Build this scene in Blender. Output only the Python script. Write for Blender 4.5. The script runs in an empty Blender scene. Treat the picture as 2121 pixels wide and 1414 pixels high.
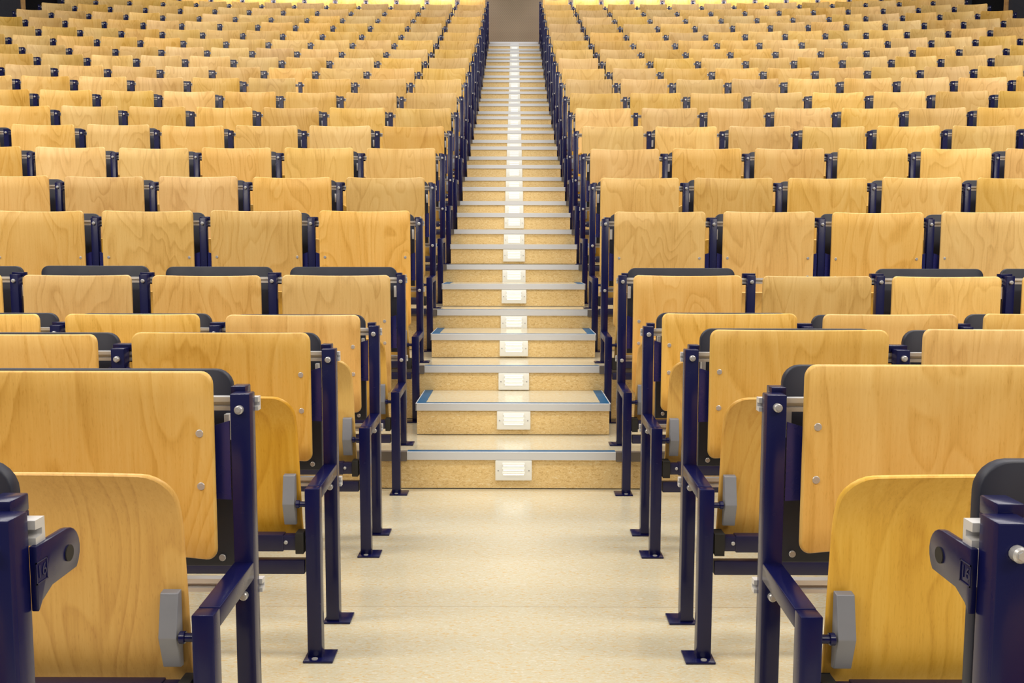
import bpy, bmesh, math, random
from mathutils import Matrix, Vector

random.seed(7)
SC = bpy.context.scene
COL = SC.collection

# ------------------------------------------------------------------ camera
F_PX, PITCH, ROLL, YAW = 1900.0, 0.09443, 0.0018, 0.00214
cam_data = bpy.data.cameras.new('camera')
cam_data.sensor_fit = 'HORIZONTAL'
cam_data.sensor_width = 36.0
cam_data.lens = 36.0 * F_PX / 2121.0
cam_data.clip_start = 0.05
cam_data.clip_end = 100
cam = bpy.data.objects.new('camera', cam_data)
COL.objects.link(cam)
cam.matrix_world = (Matrix.Translation((0.0105, 0.0, 1.038))
                    @ Matrix.Rotation(YAW, 4, 'Z')
                    @ Matrix.Rotation(math.pi / 2 - PITCH, 4, 'X')
                    @ Matrix.Rotation(ROLL, 4, 'Z'))
SC.camera = cam

# ------------------------------------------------------------------ view, world, lamps
SC.view_settings.view_transform = 'Standard'
SC.view_settings.look = 'None'
SC.view_settings.gamma = 1.0
SC.view_settings.use_curve_mapping = False
SC.view_settings.exposure = 0.0

world = bpy.data.worlds.new('hall_ambient')
SC.world = world
world.use_nodes = True
wbg = world.node_tree.nodes['Background']
# soft ceiling-bounced light from above, the stage end behind the camera is dim
wn, wl = world.node_tree.nodes, world.node_tree.links
w_tc = wn.new('ShaderNodeTexCoord')
w_sp = wn.new('ShaderNodeSeparateXYZ')
w_mr = wn.new('ShaderNodeMapRange')
w_mr.inputs['From Min'].default_value = 0.05
w_mr.inputs['From Max'].default_value = 0.75
w_mr.inputs['To Min'].default_value = 0.16
w_mr.inputs['To Max'].default_value = 0.75
wl.new(w_tc.outputs['Generated'], w_sp.inputs['Vector'])
wl.new(w_sp.outputs['Z'], w_mr.inputs['Value'])
wl.new(w_mr.outputs['Result'], wbg.inputs[1])
wbg.inputs[0].default_value = (1.0, 0.97, 0.93, 1)


def area_lamp(name, loc, rot, sx, sy, power, color):
    d = bpy.data.lights.new(name, 'AREA')
    d.shape = 'RECTANGLE'
    d.size, d.size_y = sx, sy
    d.energy = power
    d.color = color
    o = bpy.data.objects.new(name, d)
    COL.objects.link(o)
    o.location = loc
    o.rotation_euler = rot
    return o


WARM, NEUT = (1.0, 0.90, 0.72), (1.0, 0.96, 0.90)
# rows of ceiling luminaires, the ceiling follows the rake
for cy, cz, pw, cl in ((-1.8, 4.4, 190, WARM), (1.8, 5.0, 168, WARM), (5.0, 5.8, 168, NEUT),
                       (8.4, 6.8, 135, NEUT), (11.8, 8.0, 112, NEUT), (14.6, 9.2, 78, NEUT)):
    for cx in (-4.0, 4.0):
        area_lamp('ceiling_lamp', (cx, cy, cz), (math.radians(14), 0, 0), 4.6, 0.7, pw, cl)
# downlights washing the topmost row of seats
for cx in (-3.6, 3.6):
    area_lamp('back_row_lamp', (cx, 17.5, 7.2), (math.radians(18), 0, 0), 5.4, 0.2, 80,
              (0.97, 0.92, 1.0)).data.spread = math.radians(75)

# ------------------------------------------------------------------ measures
P = 0.58            # seat pitch
W = 0.5             # aisle centre to end post
Y0, D = 0.8895, 0.81677
BOLT = 0.747
ROWH = [0, 0, 0, 0, .167, .451, .699, .967, 1.233, 1.501, 1.775, 2.055, 2.326, 2.61, 2.891, 3.188, 3.492,
        3.812, 4.124, 4.443, 4.752, 5.057]       # tread height under each row
ROWR = {4: 150.0, 5: 150.0, 6: 100.0, 7: 75.0}
NOSE = -0.165       # tier edge in front of the row's posts
NROW = 22


def radius(k):
    return 1e6 if k < 4 else ROWR.get(k, 62.0)


def row_y(k):
    return Y0 + D * k


def on_row(k, sgn, s, dy=0.0):
    """point and heading on the row's curve, s metres outwards from the aisle post"""
    R = radius(k)
    a = s / R
    return (sgn * (W + R * math.sin(a)), row_y(k) - R * (1 - math.cos(a)) + dy, -sgn * a)


# ------------------------------------------------------------------ materials
def new_mat(name):
    m = bpy.data.materials.new(name)
    m.use_nodes = True
    return m, m.node_tree.nodes, m.node_tree.links, m.node_tree.nodes['Principled BSDF']


def plain(name, col, rough=0.5, metal=0.0, coat=0.0, bump=0.0, bscale=22):
    m, n, l, b = new_mat(name)
    b.inputs['Base Color'].default_value = (*col, 1)
    b.inputs['Roughness'].default_value = rough
    b.inputs['Metallic'].default_value = metal
    if coat:
        b.inputs['Coat Weight'].default_value = coat
        b.inputs['Coat Roughness'].default_value = 0.12
    tc = n.new('ShaderNodeTexCoord')
    nz = n.new('ShaderNodeTexNoise')
    nz.inputs['Scale'].default_value = bscale
    l.new(tc.outputs['Object'], nz.inputs['Vector'])
    mr = n.new('ShaderNodeMapRange')
    mr.inputs['To Min'].default_value = rough * 0.85
    mr.inputs['To Max'].default_value = min(1, rough * 1.2)
    l.new(nz.outputs['Fac'], mr.inputs['Value'])
    l.new(mr.outputs['Result'], b.inputs['Roughness'])
    if bump:
        bp = n.new('ShaderNodeBump')
        bp.inputs['Strength'].default_value = bump
        bp.inputs['Distance'].default_value = 0.002
        l.new(nz.outputs['Fac'], bp.inputs['Height'])
        l.new(bp.outputs['Normal'], b.inputs['Normal'])
    return m


def ramp(n, stops):
    r = n.new('ShaderNodeValToRGB')
    e = r.color_ramp.elements
    while len(e) < len(stops):
        e.new(0.5)
    for i, (p, c) in enumerate(stops):
        e[i].position = p
        e[i].color = (*c, 1)
    return r


def math_node(n, l, op, a, b=None):
    q = n.new('ShaderNodeMath')
    q.operation = op
    for i, v in enumerate((a, b)):
        if v is None:
            continue
        if isinstance(v, (int, float)):
            q.inputs[i].default_value = v
        else:
            l.new(v, q.inputs[i])
    return q.outputs[0]


def beech(name, light, mid, dark, rough=0.38, per_object=True):
    m, n, l, b = new_mat(name)
    tc = n.new('ShaderNodeTexCoord')
    oi = n.new('ShaderNodeObjectInfo')
    off = n.new('ShaderNodeVectorMath')
    off.operation = 'SCALE'
    off.inputs[0].default_value = (31.0, 17.0, 53.0)
    l.new(oi.outputs['Random'], off.inputs['Scale'])
    add = n.new('ShaderNodeVectorMath')
    add.operation = 'ADD'
    l.new(tc.outputs['Object'], add.inputs[0])
    l.new(off.outputs['Vector'], add.inputs[1])

    def mapped(s):
        mp = n.new('ShaderNodeMapping')
        mp.inputs['Scale'].default_value = s
        l.new(add.outputs['Vector'], mp.inputs['Vector'])
        return mp.outputs['Vector']
    # flat-sawn figure: contour lines of a slow, upright noise
    nz = n.new('ShaderNodeTexNoise')
    nz.inputs['Scale'].default_value = 1.0
    nz.inputs['Detail'].default_value = 2.0
    nz.inputs['Roughness'].default_value = 0.45
    nz.inputs['Distortion'].default_value = 0.6
    l.new(mapped((4.6, 1.0, 1.5)), nz.inputs['Vector'])
    lines = math_node(n, l, 'FRACT', math_node(n, l, 'MULTIPLY', nz.outputs['Fac'], 11.0))
    lr = ramp(n, [(0.0, (0, 0, 0)), (0.55, (.28, .28, .28)), (0.88, (1, 1, 1)), (1.0, (0, 0, 0))])
    l.new(lines, lr.inputs['Fac'])
    # fine vertical fibres
    fb = n.new('ShaderNodeTexNoise')
    fb.inputs['Scale'].default_value = 1.0
    fb.inputs['Detail'].default_value = 3.0
    l.new(mapped((170, 170, 7)), fb.inputs['Vector'])
    # short pores
    po = n.new('ShaderNodeTexNoise')
    po.inputs['Scale'].default_value = 1.0
    po.inputs['Detail'].default_value = 1.0
    l.new(mapped((420, 420, 75)), po.inputs['Vector'])
    pore = n.new('ShaderNodeMapRange')
    pore.inputs['From Min'].default_value = 0.58
    pore.inputs['From Max'].default_value = 0.74
    l.new(po.outputs['Fac'], pore.inputs['Value'])
    # broad cloudy tone
    bl = n.new('ShaderNodeTexNoise')
    bl.inputs['Scale'].default_value = 1.0
    bl.inputs['Detail'].default_value = 1.0
    l.new(mapped((7, 3, 1.3)), bl.inputs['Vector'])
    tone = math_node(n, l, 'ADD', math_node(n, l, 'ADD', math_node(n, l, 'MULTIPLY', lr.outputs['Color'], 0.24),
                                           math_node(n, l, 'MULTIPLY', pore.outputs['Result'], 0.14)),
                     math_node(n, l, 'ADD', math_node(n, l, 'MULTIPLY', fb.outputs['Fac'], 0.45),
                               math_node(n, l, 'MULTIPLY', bl.outputs['Fac'], 0.55)))
    cr = ramp(n, [(0.30, light), (0.62, mid), (1.0, dark)])
    l.new(tone, cr.inputs['Fac'])
    hs = n.new('ShaderNodeHueSaturation')
    l.new(cr.outputs['Color'], hs.inputs['Color'])
    if per_object:
        r1 = math_node(n, l, 'FRACT', math_node(n, l, 'MULTIPLY', oi.outputs['Random'], 37.31))
        r2 = math_node(n, l, 'FRACT', math_node(n, l, 'MULTIPLY', oi.outputs['Random'], 91.73))
        r3 = math_node(n, l, 'FRACT', math_node(n, l, 'MULTIPLY', oi.outputs['Random'], 11.17))
        for out, inp, lo, hi in ((r1, 'Value', 0.82, 1.06), (r2, 'Saturation', 0.90, 1.06), (r3, 'Hue', 0.496, 0.504)):
            mr = n.new('ShaderNodeMapRange')
            mr.inputs['To Min'].default_value = lo
            mr.inputs['To Max'].default_value = hi
            l.new(out, mr.inputs['Value'])
            l.new(mr.outputs['Result'], hs.inputs[inp])
    l.new(hs.outputs['Color'], b.inputs['Base Color'])
    b.inputs['Roughness'].default_value = rough
    b.inputs['Specular IOR Level'].default_value = 0.4
    return m


def lino(name, base, fleck_l, fleck_d, rough, seam_y=None, strength=1.0):
    m, n, l, b = new_mat(name)
    tc = n.new('ShaderNodeTexCoord')

    def noise(scale, detail, dist=0.0):
        mp = n.new('ShaderNodeMapping')
        mp.inputs['Scale'].default_value = scale
        l.new(tc.outputs['Object'], mp.inputs['Vector'])
        z = n.new('ShaderNodeTexNoise')
        z.inputs['Scale'].default_value = 1.0
        z.inputs['Detail'].default_value = detail
        z.inputs['Distortion'].default_value = dist
        l.new(mp.outputs['Vector'], z.inputs['Vector'])
        return z.outputs['Fac']
    fl = noise((70, 150, 150), 3, 1.2)
    cr = ramp(n, [(0.34, fleck_d), (0.46, base), (0.56, base), (0.68, fleck_l)])
    l.new(fl, cr.inputs['Fac'])
    cloud = noise((2.2, 5.0, 2.0), 3)
    mx = n.new('ShaderNodeMix')
    mx.data_type = 'RGBA'
    mx.blend_type = 'MULTIPLY'
    mr = n.new('ShaderNodeMapRange')
    mr.inputs['To Min'].default_value = 0.0
    mr.inputs['To Max'].default_value = 0.35 * strength
    l.new(cloud, mr.inputs['Value'])
    l.new(mr.outputs['Result'], mx.inputs['Factor'])
    l.new(cr.outputs['Color'], mx.inputs['A'])
    mx.inputs['B'].default_value = (0.86, 0.78, 0.66, 1)
    col = mx.outputs['Result']
    if seam_y is not None:
        sp = n.new('ShaderNodeSeparateXYZ')
        l.new(tc.outputs['Object'], sp.inputs['Vector'])
        dist = math_node(n, l, 'ABSOLUTE', math_node(n, l, 'SUBTRACT', sp.outputs['Y'], seam_y))
        seam = math_node(n, l, 'LESS_THAN', dist, 0.0016)
        m2 = n.new('ShaderNodeMix')
        m2.data_type = 'RGBA'
        l.new(math_node(n, l, 'MULTIPLY', seam, 0.45), m2.inputs['Factor'])
        l.new(col, m2.inputs['A'])
        m2.inputs['B'].default_value = (0.25, 0.17, 0.09, 1)
        col = m2.outputs['Result']
    l.new(col, b.inputs['Base Color'])
    b.inputs['Roughness'].default_value = rough
    b.inputs['Specular IOR Level'].default_value = 0.5
    return m


def glow(name, col, strength, base=(0.85, 0.85, 0.8)):
    m, n, l, b = new_mat(name)
    b.inputs['Base Color'].default_value = (*base, 1)
    b.inputs['Roughness'].default_value = 0.35
    b.inputs['Emission Color'].default_value = (*col, 1)
    b.inputs['Emission Strength'].default_value = strength
    return m


M = {}
M['beech'] = beech('beech_plywood', (0.87, 0.580, 0.205), (0.785, 0.478, 0.135), (0.57, 0.305, 0.058))
M['beech_seat'] = beech('beech_seat_plywood', (0.78, 0.475, 0.105), (0.70, 0.39, 0.066), (0.53, 0.26, 0.034))
M['steel'] = plain('navy_enamel', (0.0040, 0.0050, 0.055), 0.25, 0.0, 0.08)
M['steel'].node_tree.nodes['Principled BSDF'].inputs['Specular IOR Level'].default_value = 0.38
M['bracket'] = plain('navy_bracket_lit', (0.012, 0.015, 0.125), 0.27)  # lighter than the frame navy: light caught by the sheets put into the colour
M['bar'] = plain('navy_enamel_bar', (0.009, 0.008, 0.048), 0.35, 0.0, 0.1)
M['board'] = plain('slate_laminate', (0.014, 0.017, 0.036), 0.5)
M['rubber'] = plain('black_rubber', (0.012, 0.011, 0.011), 0.6)
M['alu'] = plain('brushed_aluminium', (0.66, 0.66, 0.69), 0.38, 0.3)
M['nosing'] = plain('aluminium_nosing', (0.70, 0.72, 0.77), 0.4, 0.15, 0, 0.02, 60)
M['cast'] = plain('cast_bracket_zinc', (0.24, 0.25, 0.30), 0.5, 0.3, 0.0, 0.25, 45)
M['screw'] = plain('zinc_screw', (0.50, 0.50, 0.53), 0.3, 0.45)
M['edge'] = plain('dark_edge_strip', (0.19, 0.165, 0.15), 0.4, 0.25)
M['blue'] = plain('blue_strip', (0.006, 0.10, 0.24), 0.4)
M['lino'] = lino('cream_linoleum', (0.605, 0.565, 0.435), (0.68, 0.65, 0.56), (0.62, 0.475, 0.265), 0.17, 2.63)
M['riser'] = lino('riser_linoleum', (0.85, 0.635, 0.305), (0.93, 0.78, 0.50), (0.68, 0.46, 0.19), 0.4)
M['plate'] = glow('lamp_cover', (1.0, 0.95, 0.84), 0.13, (0.76, 0.77, 0.74))
M['slit'] = glow('lamp_slit', (1.0, 0.95, 0.80), 1.2)
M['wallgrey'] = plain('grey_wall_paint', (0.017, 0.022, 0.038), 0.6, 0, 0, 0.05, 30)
M['dark'] = plain('corridor_darkness_and_joint', (0.012, 0.011, 0.014), 0.8)  # near-black puts the corridor's darkness into the colour; step joints share it
M['oak'] = beech('door_jamb_wood', (0.60, 0.36, 0.16), (0.48, 0.27, 0.10), (0.34, 0.17, 0.06), 0.45, False)


def perforated():
    m, n, l, b = new_mat('perforated_acoustic_panel')
    tc = n.new('ShaderNodeTexCoord')
    sp = n.new('ShaderNodeSeparateXYZ')
    l.new(tc.outputs['Object'], sp.inputs['Vector'])
    u = math_node(n, l, 'MULTIPLY', sp.outputs['X'], 1 / 0.020)
    col_i = math_node(n, l, 'FLOOR', u)
    odd = math_node(n, l, 'MULTIPLY', math_node(n, l, 'ABSOLUTE', math_node(n, l, 'MODULO', col_i, 2.0)), 0.5)
    v = math_node(n, l, 'ADD', math_node(n, l, 'MULTIPLY', sp.outputs['Z'], 1 / 0.051), odd)
    fu = math_node(n, l, 'ABSOLUTE', math_node(n, l, 'SUBTRACT', math_node(n, l, 'FRACT', u), 0.5))
    fv = math_node(n, l, 'ABSOLUTE', math_node(n, l, 'SUBTRACT', math_node(n, l, 'FRACT', v), 0.5))
    hole = math_node(n, l, 'MULTIPLY', math_node(n, l, 'LESS_THAN', fu, 0.16), math_node(n, l, 'LESS_THAN', fv, 0.30))
    mx = n.new('ShaderNodeMix')
    mx.data_type = 'RGBA'
    l.new(hole, mx.inputs['Factor'])
    mx.inputs['A'].default_value = (0.285, 0.215, 0.140, 1)
    mx.inputs['B'].default_value = (0.17, 0.125, 0.078, 1)
    l.new(mx.outputs['Result'], b.inputs['Base Color'])
    b.inputs['Roughness'].default_value = 0.6
    return m


M['perf'] = perforated()


# ------------------------------------------------------------------ mesh helpers
def mesh_of(name, bm, mat, smooth=35):
    me = bpy.data.meshes.new(name)
    bmesh.ops.recalc_face_normals(bm, faces=bm.faces)
    bm.to_mesh(me)
    bm.free()
    if smooth:
        me.shade_smooth()
        me.set_sharp_from_angle(angle=math.radians(smooth))
    me.materials.append(mat)
    return me


def put(name, me, parent=None, loc=(0, 0, 0)):
    o = bpy.data.objects.new(name, me)
    COL.objects.link(o)
    o.location = loc
    if parent is not None:
        o.parent = parent
    return o


def thing(name, label, cat, loc=(0, 0, 0), rz=0.0, group=None):
    o = bpy.data.objects.new(name, None)
    COL.objects.link(o)
    o.empty_display_size = 0.1
    o.location = loc
    o.rotation_euler = (0, 0, rz)
    tag(o, label, cat, group)
    return o


def tag(o, label, cat, group=None):
    o['label'] = label
    o['category'] = cat
    if group:
        o['group'] = group
    return o


def box(bm, x0, x1, y0, y1, z0, z1, bev=0.0):
    t = bmesh.new()
    bmesh.ops.create_cube(t, size=1.0)
    for v in t.verts:
        v.co = Vector((x0 + (v.co.x + .5) * (x1 - x0), y0 + (v.co.y + .5) * (y1 - y0), z0 + (v.co.z + .5) * (z1 - z0)))
    if bev:
        bmesh.ops.bevel(t, geom=list(t.edges), offset=bev, segments=2, affect='EDGES', profile=0.5)
    merge(bm, t)


def merge(bm, t):
    me = bpy.data.meshes.new('tmp')
    t.to_mesh(me)
    t.free()
    bm.from_mesh(me)
    bpy.data.meshes.remove(me)


def cyl(bm, c, axis, r, h, seg=12, bev=0.0):
    t = bmesh.new()
    bmesh.ops.create_cone(t, cap_ends=True, segments=seg, radius1=r, radius2=r, depth=h)
    if bev:
        bmesh.ops.bevel(t, geom=[e for e in t.edges if abs(e.verts[0].co.z - e.verts[1].co.z) < 1e-6], offset=bev,
                        segments=1, affect='EDGES')
    rot = {'z': Matrix.Identity(3), 'y': Matrix.Rotation(math.pi / 2, 3, 'X'), 'x': Matrix.Rotation(math.pi / 2, 3, 'Y')}[axis]
    for v in t.verts:
        v.co = rot @ v.co + Vector(c)
    merge(bm, t)


def prism(bm, pts, axis, a, b, bev=0.0):
    """extrude a polygon: axis x -> pts are (y,z); axis z -> (x,y); axis y -> (x,z)"""
    t = bmesh.new()
    mk = {'x': lambda p, w: (w, p[0], p[1]), 'y': lambda p, w: (p[0], w, p[1]), 'z': lambda p, w: (p[0], p[1], w)}[axis]
    va = [t.verts.new(mk(p, a)) for p in pts]
    vb = [t.verts.new(mk(p, b)) for p in pts]
    t.faces.new(va)
    t.faces.new(vb[::-1])
    for i in range(len(pts)):
        j = (i + 1) % len(pts)
        t.faces.new((va[j], va[i], vb[i], vb[j]))
    bmesh.ops.recalc_face_normals(t, faces=t.faces)
    if bev:
        bmesh.ops.bevel(t, geom=list(t.edges), offset=bev, segments=2, affect='EDGES', profile=0.5)
    merge(bm, t)


def panel(xs, top, bot, depth, thick, ease, nz=10, xsc=None):
    """moulded plywood: columns xs, top(x)/bot(x) outline, depth(x,z) front surface, rounded rim"""
    bm = bmesh.new()
    wmax = max(xs)
    zc = (top(0) + bot(0)) / 2
    hz = (top(0) - bot(0)) / 2
    layers = []
    for dy, ins in ((0.0, ease), (ease * .35, ease * .35), (ease, 0.0), (thick - ease, 0.0), (thick - ease * .35, ease * .35), (thick, ease)):
        g = []
        for x in xs:
            c = []
            for i in range(nz + 1):
                z = bot(x) + (top(x) - bot(x)) * i / nz
                xx = x * (xsc(z) if xsc else 1)
                c.append(bm.verts.new((xx * (1 - ins / wmax), depth(x, z) + dy, zc + (z - zc) * (1 - ins / hz))))
            g.append(c)
        layers.append(g)
    nx = len(xs)
    for g in (layers[0], layers[-1]):
        for a in range(nx - 1):
            for i in range(nz):
                bm.faces.new((g[a][i], g[a + 1][i], g[a + 1][i + 1], g[a][i + 1]))

    def loop(g):
        return ([g[a][0] for a in range(nx)] + [g[-1][i] for i in range(1, nz + 1)]
                + [g[a][nz] for a in range(nx - 2, -1, -1)] + [g[0][i] for i in range(nz - 1, 0, -1)])
    for q in range(len(layers) - 1):
        la, lb = loop(layers[q]), loop(layers[q + 1])
        for i in range(len(la)):
            j = (i + 1) % len(la)
            bm.faces.new((la[i], la[j], lb[j], lb[i]))
    for g in layers[1:-1]:                       # drop the unused inner grid points
        for a in range(1, nx - 1):
            for i in range(1, nz):
                bm.verts.remove(g[a][i])
    return bm


def columns(w, r, n=6, m=10):
    """x positions: dense in the corner radius"""
    c = [-w + r * (1 - math.cos(math.pi / 2 * i / n)) for i in range(n + 1)]
    inner = [-w + r + (2 * w - 2 * r) * i / m for i in range(1, m)]
    return c + inner + [-x for x in c[::-1]]


def corner(x, w, r):
    d = abs(x) - (w - r)
    return 0.0 if d <= 0 else r - math.sqrt(max(0.0, r * r - d * d))


# ------------------------------------------------------------------ prototype meshes of a seat
BW = 0.244


def backrest_mesh(z0, z1, name):
    r = 0.024
    return mesh_of(name, panel(columns(BW, r), lambda x: z1 - corner(x, BW, r) - 0.005 * (1 - (x / BW) ** 2), lambda x: z0 + corner(x, BW, r),
                               lambda x, z: 0.008 - 0.040 * (x / BW) ** 2, 0.011, 0.004, 8), M['beech'], 40)


ME = {}
ME['back_short'] = backrest_mesh(0.464, 0.823, 'backrest_short')
ME['back_mid'] = backrest_mesh(0.240, 0.778, 'backrest_mid')
ME['back_tall'] = backrest_mesh(0.196, 0.819, 'backrest_tall')
_r = 0.035
ME['board'] = mesh_of('board', panel(columns(0.25, _r), lambda x: 0.812 - corner(x, 0.25, _r), lambda x: 0.412,
                                     lambda x, z: 0.145, 0.018, 0.002, 2), M['board'], 40)
PW = 0.255


def pan_depth(x, z):
    y = -0.208 + 0.016 * (1 - (x / PW) ** 2)
    if z > 0.57:
        y -= 0.040 * ((z - 0.57) / 0.108) ** 2
    if z < 0.38:
        y += 0.030 * ((0.38 - z) / 0.115) ** 2
    return y


_rp = 0.052
ME['pan'] = mesh_of('pan', panel(columns(PW, _rp), lambda x: 0.681 - corner(x, PW, _rp),
                                 lambda x: 0.265 + 0.06 * abs(x / PW) ** 3, pan_depth, 0.011, 0.004, 16,
                                 lambda z: 1.0 - 0.05 * max(0, (z - 0.33) / 0.35)), M['beech_seat'], 40)


def side_bracket(s):
    bm = bmesh.new()
    pts = []
    for i in range(7):                            # gently bowed sheet from the post to behind the backrest
        t = i / 6
        pts.append((0.2685 - 0.067 * t, -0.013 + 0.018 * t - 0.003 * math.sin(t * math.pi)))
    outer = [(s * x, y) for x, y in pts]
    inner = [(s * x, y + 0.004) for x, y in pts[::-1]]
    prism(bm, outer + inner, 'z', 0.577, 0.728)
    for v in bm.verts:                            # top edge dips towards the panel
        if v.co.z > 0.7:
            v.co.z -= 0.022 * (1 - (abs(v.co.x) - 0.202) / 0.068)
    return mesh_of('back_bracket', bm, M['bracket'])


def pivot_bracket(s):
    bm = bmesh.new()
    prof = [(-0.211, 0.345), (-0.224, 0.347), (-0.242, 0.404), (-0.227, 0.476), (-0.211, 0.478)]
    prism(bm, prof, 'x', s * 0.212, s * 0.2425, 0.0015)
    return mesh_of('pivot_bracket', bm, M['cast'], 0)


def hinge(s):
    bm = bmesh.new()
    box(bm, s * 0.238, s * 0.248, 0.127, 0.1445, 0.672, 0.725, 0.001)
    return mesh_of('board_hinge', bm, M['alu'])


def back_screw(x, z):
    bm = bmesh.new()
    y = 0.008 - 0.040 * (x / BW) ** 2
    cyl(bm, (x, y - 0.0018, z), 'y', 0.0075, 0.004, 14, 0.001)
    cyl(bm, (x, y - 0.0036, z), 'y', 0.003, 0.001, 6)
    return mesh_of('screw', bm, M['screw'])


for s in (-1, 1):
    ME['sb', s] = side_bracket(s)
    ME['pb', s] = pivot_bracket(s)
    ME['hg', s] = hinge(s)
    for z in (0.706, 0.606, 0.569, 0.470):
        ME['sc', s, z] = back_screw(s * 0.216, z)
    bm = bmesh.new()
    box(bm, s * 0.246, s * 0.2672, -0.255, -0.215, 0.279, 0.334, 0.002)
    ME['sleeve', s] = mesh_of('end_sleeve', bm, M['rubber'])
    bm = bmesh.new()
    cyl(bm, (s * 0.222, -0.252, 0.309), 'y', 0.005, 0.005, 10, 0.001)
    ME['rivet', s] = mesh_of('rivet', bm, M['screw'])
    bm = bmesh.new()
    cyl(bm, (s * 0.222, 0.1435, 0.430), 'y', 0.007, 0.004, 12, 0.001)
    ME['bsc', s] = mesh_of('board_screw', bm, M['screw'])
bm = bmesh.new()
box(bm, -0.215, 0.215, -0.252, -0.220, 0.285, 0.328, 0.002)
box(bm, -0.247, 0.247, -0.250, -0.222, 0.288, 0.325, 0.001)
ME['sbar'] = mesh_of('support_bar', bm, M['bar'])
bm = bmesh.new()
box(bm, -0.2672, 0.2672, -0.249, -0.222, 0.225, 0.261, 0.002)
ME['lbar'] = mesh_of('lower_bar', bm, M['bar'])

# ------------------------------------------------------------------ prototype meshes of a seat frame
TW = 0.0185


def tube_mesh(name, *boxes):
    bm = bmesh.new()
    for b in boxes:
        box(bm, *b, 0.0025)
    return mesh_of(name, bm, M['steel'])


ME['post'] = tube_mesh('post', (-TW, TW, -TW, TW, 0.0, 0.779))


def foot_mesh(name, sgn, y, ox=-0.012):
    bm = bmesh.new()
    ox = sgn * ox
    box(bm, ox - 0.038, ox + 0.038, y - 0.037, y + 0.037, 0.0, 0.006, 0.0015)
    return mesh_of(name, bm, M['steel'])


def bolt_mesh(z):
    bm = bmesh.new()
    cyl(bm, (0, -TW - 0.005, z), 'y', 0.0082, 0.012, 14, 0.002)
    cyl(bm, (0, -TW - 0.0115, z), 'y', 0.0045, 0.002, 6)
    return mesh_of('bolt', bm, M['screw'])


ME['bolt_hi'] = bolt_mesh(0.750)
ME['bolt_lo'] = bolt_mesh(0.394)
for s, (xa, xb) in ((-1, (-0.028, 0.0)), (1, (0.0, 0.028)), (0, (-0.028, 0.026))):
    bm = bmesh.new()
    box(bm, xa, xb, 0.0195, 0.056, 0.769, 0.788, 0.002)
    box(bm, xa, xb, 0.043, 0.056, 0.735, 0.770, 0.002)
    ME['clamp', s] = mesh_of('rail_clamp', bm, M['steel'])
for s in (-1, 1):
    ME['foot_r', s] = foot_mesh('rear_foot', s, 0.012)
    ME['foot_f', s] = foot_mesh('front_foot', s, -0.238)
    ME['foot_o', s] = foot_mesh('outward_foot', s, -0.238, 0.0195)
    bm = bmesh.new()
    cyl(bm, (s * 0.031, -0.236, 0.404), 'x', 0.0075, 0.026, 12)
    cyl(bm, (s * 0.039, -0.236, 0.404), 'x', 0.0105, 0.010, 12, 0.001)
    ME['pin', s] = mesh_of('pivot_pin', bm, M['steel'])
    bm = bmesh.new()
    cyl(bm, (-s * 0.002, -0.262, 0.0065), 'z', 0.008, 0.003, 10)
    ME['fsc', s] = mesh_of('foot_screw', bm, M['screw'])
bm = bmesh.new()
prism(bm, [(-0.016, 0.424), (-0.016, 0.458), (-0.2176, 0.4488), (-0.2176, 0.415)], 'x', -TW, TW, 0.0025)
ME['arm'] = mesh_of('arm', bm, M['steel'])
bm = bmesh.new()
box(bm, -TW, TW, -0.2525, -0.2175, 0.0, 0.448, 0.0025)
ME['fleg'] = mesh_of('front_leg', bm, M['steel'])
# far frames: front leg and arm are one welded piece
bm = bmesh.new()
box(bm, -TW, TW, -0.2525, -0.2175, 0.0, 0.446, 0.0)
box(bm, -TW, TW, -0.2525, -0.016, 0.420, 0.452, 0.0)
ME['leg_far'] = mesh_of('front_leg_far', bm, M['steel'])
bm = bmesh.new()
box(bm, -TW, TW, -TW, TW, 0.0, 0.779, 0.0)
ME['post_far'] = mesh_of('post_far', bm, M['steel'])


def ear_mesh():
    bm = bmesh.new()
    pts = [(0.016, 0.674), (0.024, 0.683), (0.045, 0.692)]
    for i in range(9):
        a = -0.85 + i * (math.pi * 0.5 + 0.85) / 8
        pts.append((0.080 + 0.028 * math.cos(a), 0.714 + 0.028 * math.sin(a)))
    pts += [(0.05, 0.742), (0.016, 0.742)]
    prism(bm, pts, 'x', -0.004, 0.004, 0.001)
    return mesh_of('desk_bracket', bm, M['steel'])


ME['ear'] = ear_mesh()


def emboss_mesh(sgn):
    """raised square with the figure 16, on the aisle face of the front desk brackets"""
    bm = bmesh.new()
    xf = -sgn * 0.0045
    y0, y1, z0, z1, w = 0.013, 0.035, 0.703, 0.726, 0.0013
    for a, b, c, d in ((y0, y1, z0, z0 + w), (y0, y1, z1 - w, z1), (y0, y0 + w, z0, z1), (y1 - w, y1, z0, z1)):
        box(bm, xf - 0.0007, xf + 0.0003, a, b, c, d)
    cu = bpy.data.curves.new('figure', 'FONT')
    cu.body = '16'
    cu.size = 0.019
    cu.align_x = cu.align_y = 'CENTER'
    cu.extrude = 0.0003
    o = bpy.data.objects.new('figure', cu)
    COL.objects.link(o)
    me = bpy.data.meshes.new_from_object(o)
    bpy.data.objects.remove(o)
    t = bmesh.new()
    t.from_mesh(me)
    bpy.data.meshes.remove(me)
    # text lies in XY: stand it up on the aisle face, readable from the aisle
    t.transform(Matrix.Translation((xf, (y0 + y1) / 2, (z0 + z1) / 2))
                @ Matrix.Rotation(math.pi / 2 * -sgn, 4, 'Z') @ Matrix.Rotation(math.pi / 2, 4, 'X'))
    merge(bm, t)
    return mesh_of('embossed_mark', bm, M['steel'])

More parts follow.
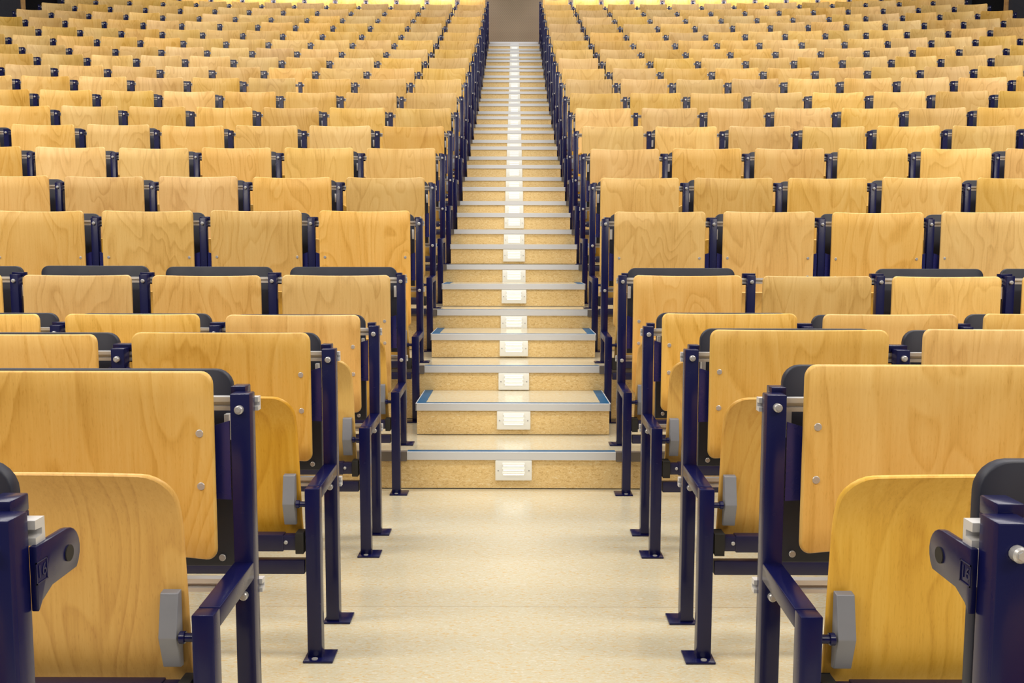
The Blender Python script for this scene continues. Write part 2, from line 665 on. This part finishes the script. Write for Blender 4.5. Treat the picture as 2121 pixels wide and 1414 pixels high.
# ------------------------------------------------------------------ wording
ORD = ('zeroth first second third fourth fifth sixth seventh eighth ninth tenth eleventh twelfth thirteenth fourteenth '
       'fifteenth sixteenth seventeenth eighteenth nineteenth twentieth').split()
ORD += ['twenty-first', 'twenty-second']


def ordinal(n):
    if n < len(ORD):
        return ORD[n]
    t = {2: 'twenty', 3: 'thirty'}[n // 10]
    if n % 10 == 0:
        return {2: 'twentieth', 3: 'thirtieth'}[n // 10]
    return t + '-' + ORD[n % 10]


SIDE = {-1: 'left', 1: 'right'}
SEATS = {0: 1, 1: 1, 2: 2, 3: 3, 4: 4, 5: 5, 6: 5, 7: 6, 8: 7, 9: 8, 10: 9, 11: 9, 12: 10, 13: 11, 14: 11, 15: 12}
RAISED = {(1, 1): 0.013, (2, 1): 0.015, (3, 1): 0.005}      # backrests fixed a little higher
NOBOARD = {(4, 1, 1), (9, 1, 1), (11, -1, 3), (8, 1, 0)}


def seat_count(k):
    return SEATS.get(k, 13)


# ------------------------------------------------------------------ seats
def build_seat(k, sgn, j):
    x, y, rz = on_row(k, sgn, (j + 0.5) * P)
    T = ROWH[k]
    rise = T - ROWH[k - 1] if k >= 4 else 0.0
    where = f"{ordinal(j + 1)} from the aisle in the {ordinal(k + 1)} row, {SIDE[sgn]} of the stairs"
    t = thing('folding_seat', f"beech tip-up seat {where}", 'seat', (x, y, T), rz, f"folding seats {SIDE[sgn]} of the stairs")
    near = k <= 7
    back = 'back_short' if k <= 3 else 'back_mid' if k == 4 else 'back_tall'
    br = put('backrest', ME[back], t)
    br.rotation_euler.x = random.uniform(-0.001, 0.008)
    br.location.z = random.uniform(-0.003, 0.003) + RAISED.get((k, sgn), 0.0)
    if (k, sgn, j) not in NOBOARD:
        bx = random.uniform(-.003, .003) + sgn * (0.006 if 1 <= k <= 3 else 0) - (0.018 if (k, sgn) == (0, 1) else 0)
        bd = put('writing_board', ME['board'], t, (bx, -0.05 if k <= 3 else 0, random.uniform(-0.005, 0.004) + (0.003 if k <= 3 else 0) + 0.7 * RAISED.get((k, sgn), 0.0)))
        if near or k <= 12:
            for s in (-1, 1):
                put('board_hinge', ME['hg', s], bd)
        if k <= 3:
            for s in (-1, 1):
                put('board_screw', ME['bsc', s], bd)
    if near or j == 0:
        dz = 0.0 if k <= 3 else -0.130
        for s in (-1, 1):
            put('back_bracket', ME['sb', s], t, (0, 0, dz))
        for s in (-1, 1):
            for z in ((0.706, 0.606) if k <= 3 else (0.569, 0.470)):
                put('screw', ME['sc', s, z], br)
    pan = put('seat_pan', ME['pan'], t, (0, 0, -rise))
    if near or j == 0:
        for s in (-1, 1):
            put('pivot_bracket', ME['pb', s], pan)
        sb = put('support_bar', ME['sbar'], t, (0, 0, -rise))
        for s in (-1, 1):
            put('end_sleeve', ME['sleeve', s], sb)
            put('rivet', ME['rivet', s], sb)
        put('lower_bar', ME['lbar'], t, (0, 0, -rise))


def build_frame(k, sgn, j, n):
    x, y, rz = on_row(k, sgn, j * P)
    T = ROWH[k]
    rise = T - ROWH[k - 1] if k >= 4 else 0.0
    row = ordinal(k + 1)
    if j == 0:
        lab = f"dark blue steel seat frame at the aisle end of the {row} row, {SIDE[sgn]} block"
    elif j == n:
        lab = f"dark blue seat frame beyond the {ordinal(j)} seat of the {row} row, {SIDE[sgn]} block"
    else:
        lab = f"dark blue post between {ordinal(j)} and {ordinal(j + 1)} seats of the {row} row, {SIDE[sgn]} block"
    t = thing('seat_frame', lab, 'seat frame', (x, y, T), rz, f"seat frames {SIDE[sgn]} of the stairs")
    near = k <= 7 or j == 0
    if near:
        put('post', ME['post'], t)
        put('foot', ME['foot_r', sgn], t)
        put('front_leg', ME['fleg'], t, (0, 0, -rise)).scale.z = 1.0
        put('arm', ME['arm'], t, (0, 0, -rise))
        ft = put('foot', ME['foot_f' if k <= 4 else 'foot_o', sgn], t, (0, 0, -rise))
        if k <= 4:
            put('foot_screw', ME['fsc', sgn], ft)
        put('bolt', ME['bolt_hi'], t, (0, 0, 0.006 if (k, sgn) in ((1, 1), (2, 1)) else 0))
        put('bolt', ME['bolt_lo'], t)
        put('rail_clamp', ME['clamp', sgn if j == 0 else 0], t)
        if k <= 9:
            for s in ((sgn,) if j == 0 else (-sgn,) if j == n else (-1, 1)):
                put('pivot_pin', ME['pin', s], t, (0, 0, -rise))
    else:
        put('post', ME['post_far'], t)
        put('front_leg', ME['leg_far'], t, (0, 0, -rise))
        put('bolt', ME['bolt_hi'], t)
    if k == 0 and j == 0:
        ear = put('desk_bracket', ME['ear'], t, (-sgn * (TW + 0.004), 0, 0))
        bm = bmesh.new()
        cyl(bm, (-sgn * 0.0032, 0.082, 0.714), 'x', 0.009, 0.004, 14)
        put('bracket_hole', mesh_of('bracket_hole', bm, M['rubber']), ear)
        put('embossed_mark', emboss_mesh(sgn), ear)
    return t


def rail_mesh(k, sgn, n, z0, z1):
    """grooved aluminium extrusion following the row"""
    bm = bmesh.new()
    h = z1 - z0
    prof = [(0.023, z0), (0.023, z0 + h * .30), (0.036, z0 + h * .34), (0.036, z0 + h * .60), (0.023, z0 + h * .64),
            (0.023, z1), (0.042, z1), (0.042, z0)]
    rings = []
    ss = [-0.0225] + [P * (i + 0.5) for i in range(n)] + [n * P + 0.0225]
    for s in ss:
        x, y, rz = on_row(k, sgn, s)
        c, sn = math.cos(rz), math.sin(rz)
        rings.append([bm.verts.new((x - sn * py, y + c * py, pz + ROWH[k])) for py, pz in prof])
    for a, b in zip(rings, rings[1:]):
        for i in range(len(prof)):
            q = (i + 1) % len(prof)
            bm.faces.new((a[i], a[q], b[q], b[i]))
    bm.faces.new(rings[0])
    bm.faces.new(rings[-1][::-1])
    return mesh_of('rail', bm, M['alu'])


STUFF_SEAT_ROW, STUFF_FRAME_ROWS = 21, (19, 20, 21)
for k in range(NROW):
    n = seat_count(k)
    for sgn in (-1, 1):
        if k != STUFF_SEAT_ROW:
            for j in range(n):
                build_seat(k, sgn, j)
        if k not in STUFF_FRAME_ROWS:
            for j in range(n + 1):
                build_frame(k, sgn, j, n)
        for nm, z0, z1 in (('upper', 0.741, 0.767), ('lower', 0.384, 0.410)):
            r = put('support_rail', rail_mesh(k, sgn, n, z0, z1))
            tag(r, f"{nm} aluminium rail behind the seats of the {ordinal(k + 1)} row, {SIDE[sgn]} of the stairs", 'rail',
                f"{nm} seat rails {SIDE[sgn]} of the stairs")


def joined(name, jobs, mats):
    """many copies of prototype meshes as one mesh; jobs: (mesh, matrix, slot)"""
    bm = bmesh.new()
    for me, mx, slot in jobs:
        t = bmesh.new()
        t.from_mesh(me)
        t.transform(mx)
        for f in t.faces:
            f.material_index = slot
        merge(bm, t)
    me = bpy.data.meshes.new(name)
    bm.to_mesh(me)
    bm.free()
    me.shade_smooth()
    me.set_sharp_from_angle(angle=math.radians(35))
    for m in mats:
        me.materials.append(m)
    return me


jobs = []
k = STUFF_SEAT_ROW
for sgn in (-1, 1):
    for j in range(13):
        x, y, rz = on_row(k, sgn, (j + 0.5) * P)
        mx = Matrix.Translation((x, y, ROWH[k])) @ Matrix.Rotation(rz, 4, 'Z')
        jobs.append((ME['back_tall'], mx, 0))
        jobs.append((ME['pan'], mx @ Matrix.Translation((0, 0, ROWH[k - 1] - ROWH[k])), 1))
o = put('folding_seat_row', joined('topmost_row', jobs, [M['beech'], M['beech_seat']]))
tag(o, 'brightly lit beech seats of the topmost row against the back wall', 'seats')
o['kind'] = 'stuff'
jobs = []
for k in STUFF_FRAME_ROWS:
    for sgn in (-1, 1):
        for j in range(14):
            x, y, rz = on_row(k, sgn, j * P)
            mx = Matrix.Translation((x, y, ROWH[k])) @ Matrix.Rotation(rz, 4, 'Z')
            jobs.append((ME['post_far'], mx, 0))
            jobs.append((ME['leg_far'], mx @ Matrix.Translation((0, 0, ROWH[k - 1] - ROWH[k])), 0))
            jobs.append((ME['bolt_hi'], mx, 1))
o = put('seat_frame_row', joined('topmost_frames', jobs, [M['steel'], M['screw']]))
tag(o, 'dark blue seat posts of the three topmost rows', 'seat frames')
o['kind'] = 'stuff'


# ------------------------------------------------------------------ floor, tiers, stairs
def structure(name, me, parent=None):
    o = put(name, me, parent)
    if parent is None:
        o['kind'] = 'structure'
    return o


WALL_X = 8.75
bm = bmesh.new()
box(bm, -WALL_X, WALL_X, -3.0, 4.2, -0.12, 0.0)
structure('floor', mesh_of('floor', bm, M['lino'], 0))


def row_off(k, x):
    s = max(0.0, abs(x) - W)
    return s * s / (2 * radius(k))


XS = [-WALL_X, -7.5, -6.2, -5, -4, -3, -2.2, -1.5, -0.9, -0.62, -0.464, 0.464, 0.62, 0.9, 1.5, 2.2, 3, 4, 5, 6.2, 7.5, WALL_X]
BACK_Y = row_y(21) + 0.50


def nose_y(k, x):                                  # k: row index whose tread starts here
    return row_y(k) + NOSE - row_off(k, x)


def strip(bm, xs, yf, yb, z0, z1):
    ra, rb = [], []
    for x in xs:
        ra.append([bm.verts.new((x, yf(x), z0)), bm.verts.new((x, yf(x), z1))])
        rb.append([bm.verts.new((x, yb(x), z0)), bm.verts.new((x, yb(x), z1))])
    for i in range(len(xs) - 1):
        bm.faces.new((ra[i][0], ra[i + 1][0], ra[i + 1][1], ra[i][1]))
        bm.faces.new((ra[i][1], ra[i + 1][1], rb[i + 1][1], rb[i][1]))
        bm.faces.new((rb[i][0], rb[i][1], rb[i + 1][1], rb[i + 1][0]))
        bm.faces.new((ra[i][0], rb[i][0], rb[i + 1][0], ra[i + 1][0]))
    for i in (0, -1):
        bm.faces.new((ra[i][0], ra[i][1], rb[i][1], rb[i][0]))


NH = 0.034                                         # nosing height
for k in range(4, NROW):
    T, Lw = ROWH[k], ROWH[k - 1]
    back = (lambda x: BACK_Y + 0.05) if k == NROW - 1 else (lambda x, k=k: nose_y(k + 1, x) + 0.06)
    bm = bmesh.new()
    strip(bm, XS, lambda x: nose_y(k, x) + 0.012, back, Lw - 0.10, T - 0.012)
    tier = structure('floor_tier', mesh_of('tier_body', bm, M['riser'], 0))
    bm = bmesh.new()
    strip(bm, XS, lambda x: nose_y(k, x) + 0.012, back, T - 0.012, T)
    structure('floor_tread', mesh_of('tier_tread', bm, M['lino'], 0), tier)
    bm = bmesh.new()
    strip(bm, XS, lambda x: nose_y(k, x) + 0.0105, lambda x: nose_y(k, x) + 0.013, Lw, Lw + 0.003)
    structure('floor_joint', mesh_of('tier_joint', bm, M['dark'], 0), tier)
    bm = bmesh.new()
    strip(bm, [-0.462, 0.462], lambda x: nose_y(k, 0), lambda x: nose_y(k, 0) + 0.014, T - NH, T + 0.001)
    tr = structure(f'trim_{k - 3}', mesh_of('tier_nosing', bm, M['nosing'], 0))
    for xs in ([x for x in XS if x <= -0.464], [x for x in XS if x >= 0.464]):
        bm = bmesh.new()
        strip(bm, xs, lambda x: nose_y(k, x) - 0.001, lambda x: nose_y(k, x) + 0.03, T - NH - 0.006, T + 0.002)
        structure('trim_edge_strip', mesh_of('edge_strip', bm, M['edge'], 0), tr)
    bm = bmesh.new()
    box(bm, -0.462, 0.462, nose_y(k, 0) + 0.014, nose_y(k, 0) + 0.048, T - 0.004, T + 0.0015)
    structure('trim_blue_strip', mesh_of('tier_blue', bm, M['blue'], 0), tr)


def step_light(idx, y, ztop):
    t = thing('step_light', f"white louvred lamp in the {ordinal(idx)} riser up from the floor", 'step light', (0.010, y, ztop - 0.092), 0,
              'step lights in the stair risers')
    bm = bmesh.new()
    box(bm, -0.081, 0.081, -0.010, 0.004, 0.0, 0.090, 0.003)
    pl = put('cover_plate', mesh_of('cover_plate', bm, M['plate']), t)
    for i in range(3):
        z = 0.028 + 0.020 * i
        bm = bmesh.new()
        # a hooded slot: glowing lens under a small curved lip
        box(bm, -0.046, 0.046, -0.0115, -0.008, z - 0.0035, z + 0.0025, 0.0015)
        sl = put('lens', mesh_of('lens', bm, M['slit']), t)
        if idx <= 14:
            bm = bmesh.new()
            prof = [(-0.010, z + 0.0025), (-0.019, z + 0.0035), (-0.017, z + 0.009), (-0.010, z + 0.014)]
            prism(bm, prof, 'x', -0.050, 0.050, 0.0008)
            put('louvre', mesh_of('louvre', bm, M['plate']), t)
    if idx <= 10:
        for s in (-1, 1):
            bm = bmesh.new()
            cyl(bm, (s * 0.068, -0.0105, 0.045), 'y', 0.0035, 0.003, 10)
            put('screw', mesh_of('lamp_screw', bm, M['screw']), pl)


idx = 1
for k in range(4, NROW):
    T = ROWH[k]
    step_light(idx, nose_y(k, 0) + 0.008, T - NH)
    idx += 1
    if k == NROW - 1:
        break
    # block step halfway to the next tier
    zt = (T + ROWH[k + 1]) / 2 + 0.012
    yn, yb = nose_y(k, 0) + 0.385, nose_y(k + 1, 0) + 0.010
    b = thing('stair_step', f"{ordinal(k - 3)} block step up, fawn with blue-edged tread and aluminium nosing", 'step', (0.007, yn, T), 0,
              'block steps between the tiers')
    h = zt - T
    bm = bmesh.new()
    box(bm, -0.466, 0.466, 0.014, yb - yn, 0.0, h - 0.010)
    put('riser', mesh_of('step_riser', bm, M['riser'], 0), b)
    bm = bmesh.new()
    box(bm, -0.470, 0.470, 0.004, yb - yn, h - 0.010, h)
    put('tread', mesh_of('step_tread', bm, M['lino'], 0), b)
    bm = bmesh.new()
    box(bm, -0.4665, 0.4665, 0.0125, 0.016, 0.0, 0.0025)
    put('base_joint', mesh_of('step_joint', bm, M['dark'], 0), b)
    bm = bmesh.new()
    box(bm, -0.471, 0.471, 0.0, 0.011, h - NH, h + 0.001, 0.001)
    for s in (-1, 1):
        box(bm, s * 0.467, s * 0.471, 0.0, yb - yn, h - NH, h + 0.002)
    put('nosing', mesh_of('step_nosing', bm, M['nosing'], 0), b)
    bm = bmesh.new()
    box(bm, -0.466, 0.466, 0.011, 0.040, h - 0.002, h + 0.0015)
    for s in (-1, 1):
        box(bm, s * 0.424, s * 0.466, 0.040, yb - yn, h - 0.002, h + 0.0015)
    put('blue_border', mesh_of('blue_border', bm, M['blue'], 0), b)
    step_light(idx, yn + 0.0092, zt - NH)
    idx += 1

# ------------------------------------------------------------------ walls and the dark doorways at the top corners
bm = bmesh.new()
box(bm, -WALL_X - 0.2, WALL_X + 0.2, BACK_Y, BACK_Y + 0.2, 4.0, 9.5)
structure('wall_back', mesh_of('wall_back', bm, M['perf'], 0))
DOOR_Y0, DOOR_Y1 = 16.74, 18.5
for sgn, nm in ((-1, 'left'), (1, 'right')):
    bm = bmesh.new()
    a, c = sorted((sgn * WALL_X, sgn * (WALL_X + 0.2)))
    box(bm, a, c, -3.0, DOOR_Y0, -0.1, 9.5)
    structure(f'wall_{nm}', mesh_of('side_wall', bm, M['wallgrey'], 0))
    bm = bmesh.new()
    box(bm, a, c, DOOR_Y1, BACK_Y, 3.0, 9.5)
    box(bm, a, c, DOOR_Y0, DOOR_Y1, 7.6, 9.5)
    structure(f'wall_{nm}_end', mesh_of('side_wall_end', bm, M['wallgrey'], 0))
    bm = bmesh.new()
    a2, c2 = sorted((sgn * (WALL_X - 0.03), sgn * (WALL_X + 0.22)))
    box(bm, a2, c2, DOOR_Y0, DOOR_Y0 + 0.11, 3.9, 7.6, 0.004)
    structure('door_1' if sgn < 0 else 'door_2', mesh_of('door_jamb', bm, M['oak'], 0))
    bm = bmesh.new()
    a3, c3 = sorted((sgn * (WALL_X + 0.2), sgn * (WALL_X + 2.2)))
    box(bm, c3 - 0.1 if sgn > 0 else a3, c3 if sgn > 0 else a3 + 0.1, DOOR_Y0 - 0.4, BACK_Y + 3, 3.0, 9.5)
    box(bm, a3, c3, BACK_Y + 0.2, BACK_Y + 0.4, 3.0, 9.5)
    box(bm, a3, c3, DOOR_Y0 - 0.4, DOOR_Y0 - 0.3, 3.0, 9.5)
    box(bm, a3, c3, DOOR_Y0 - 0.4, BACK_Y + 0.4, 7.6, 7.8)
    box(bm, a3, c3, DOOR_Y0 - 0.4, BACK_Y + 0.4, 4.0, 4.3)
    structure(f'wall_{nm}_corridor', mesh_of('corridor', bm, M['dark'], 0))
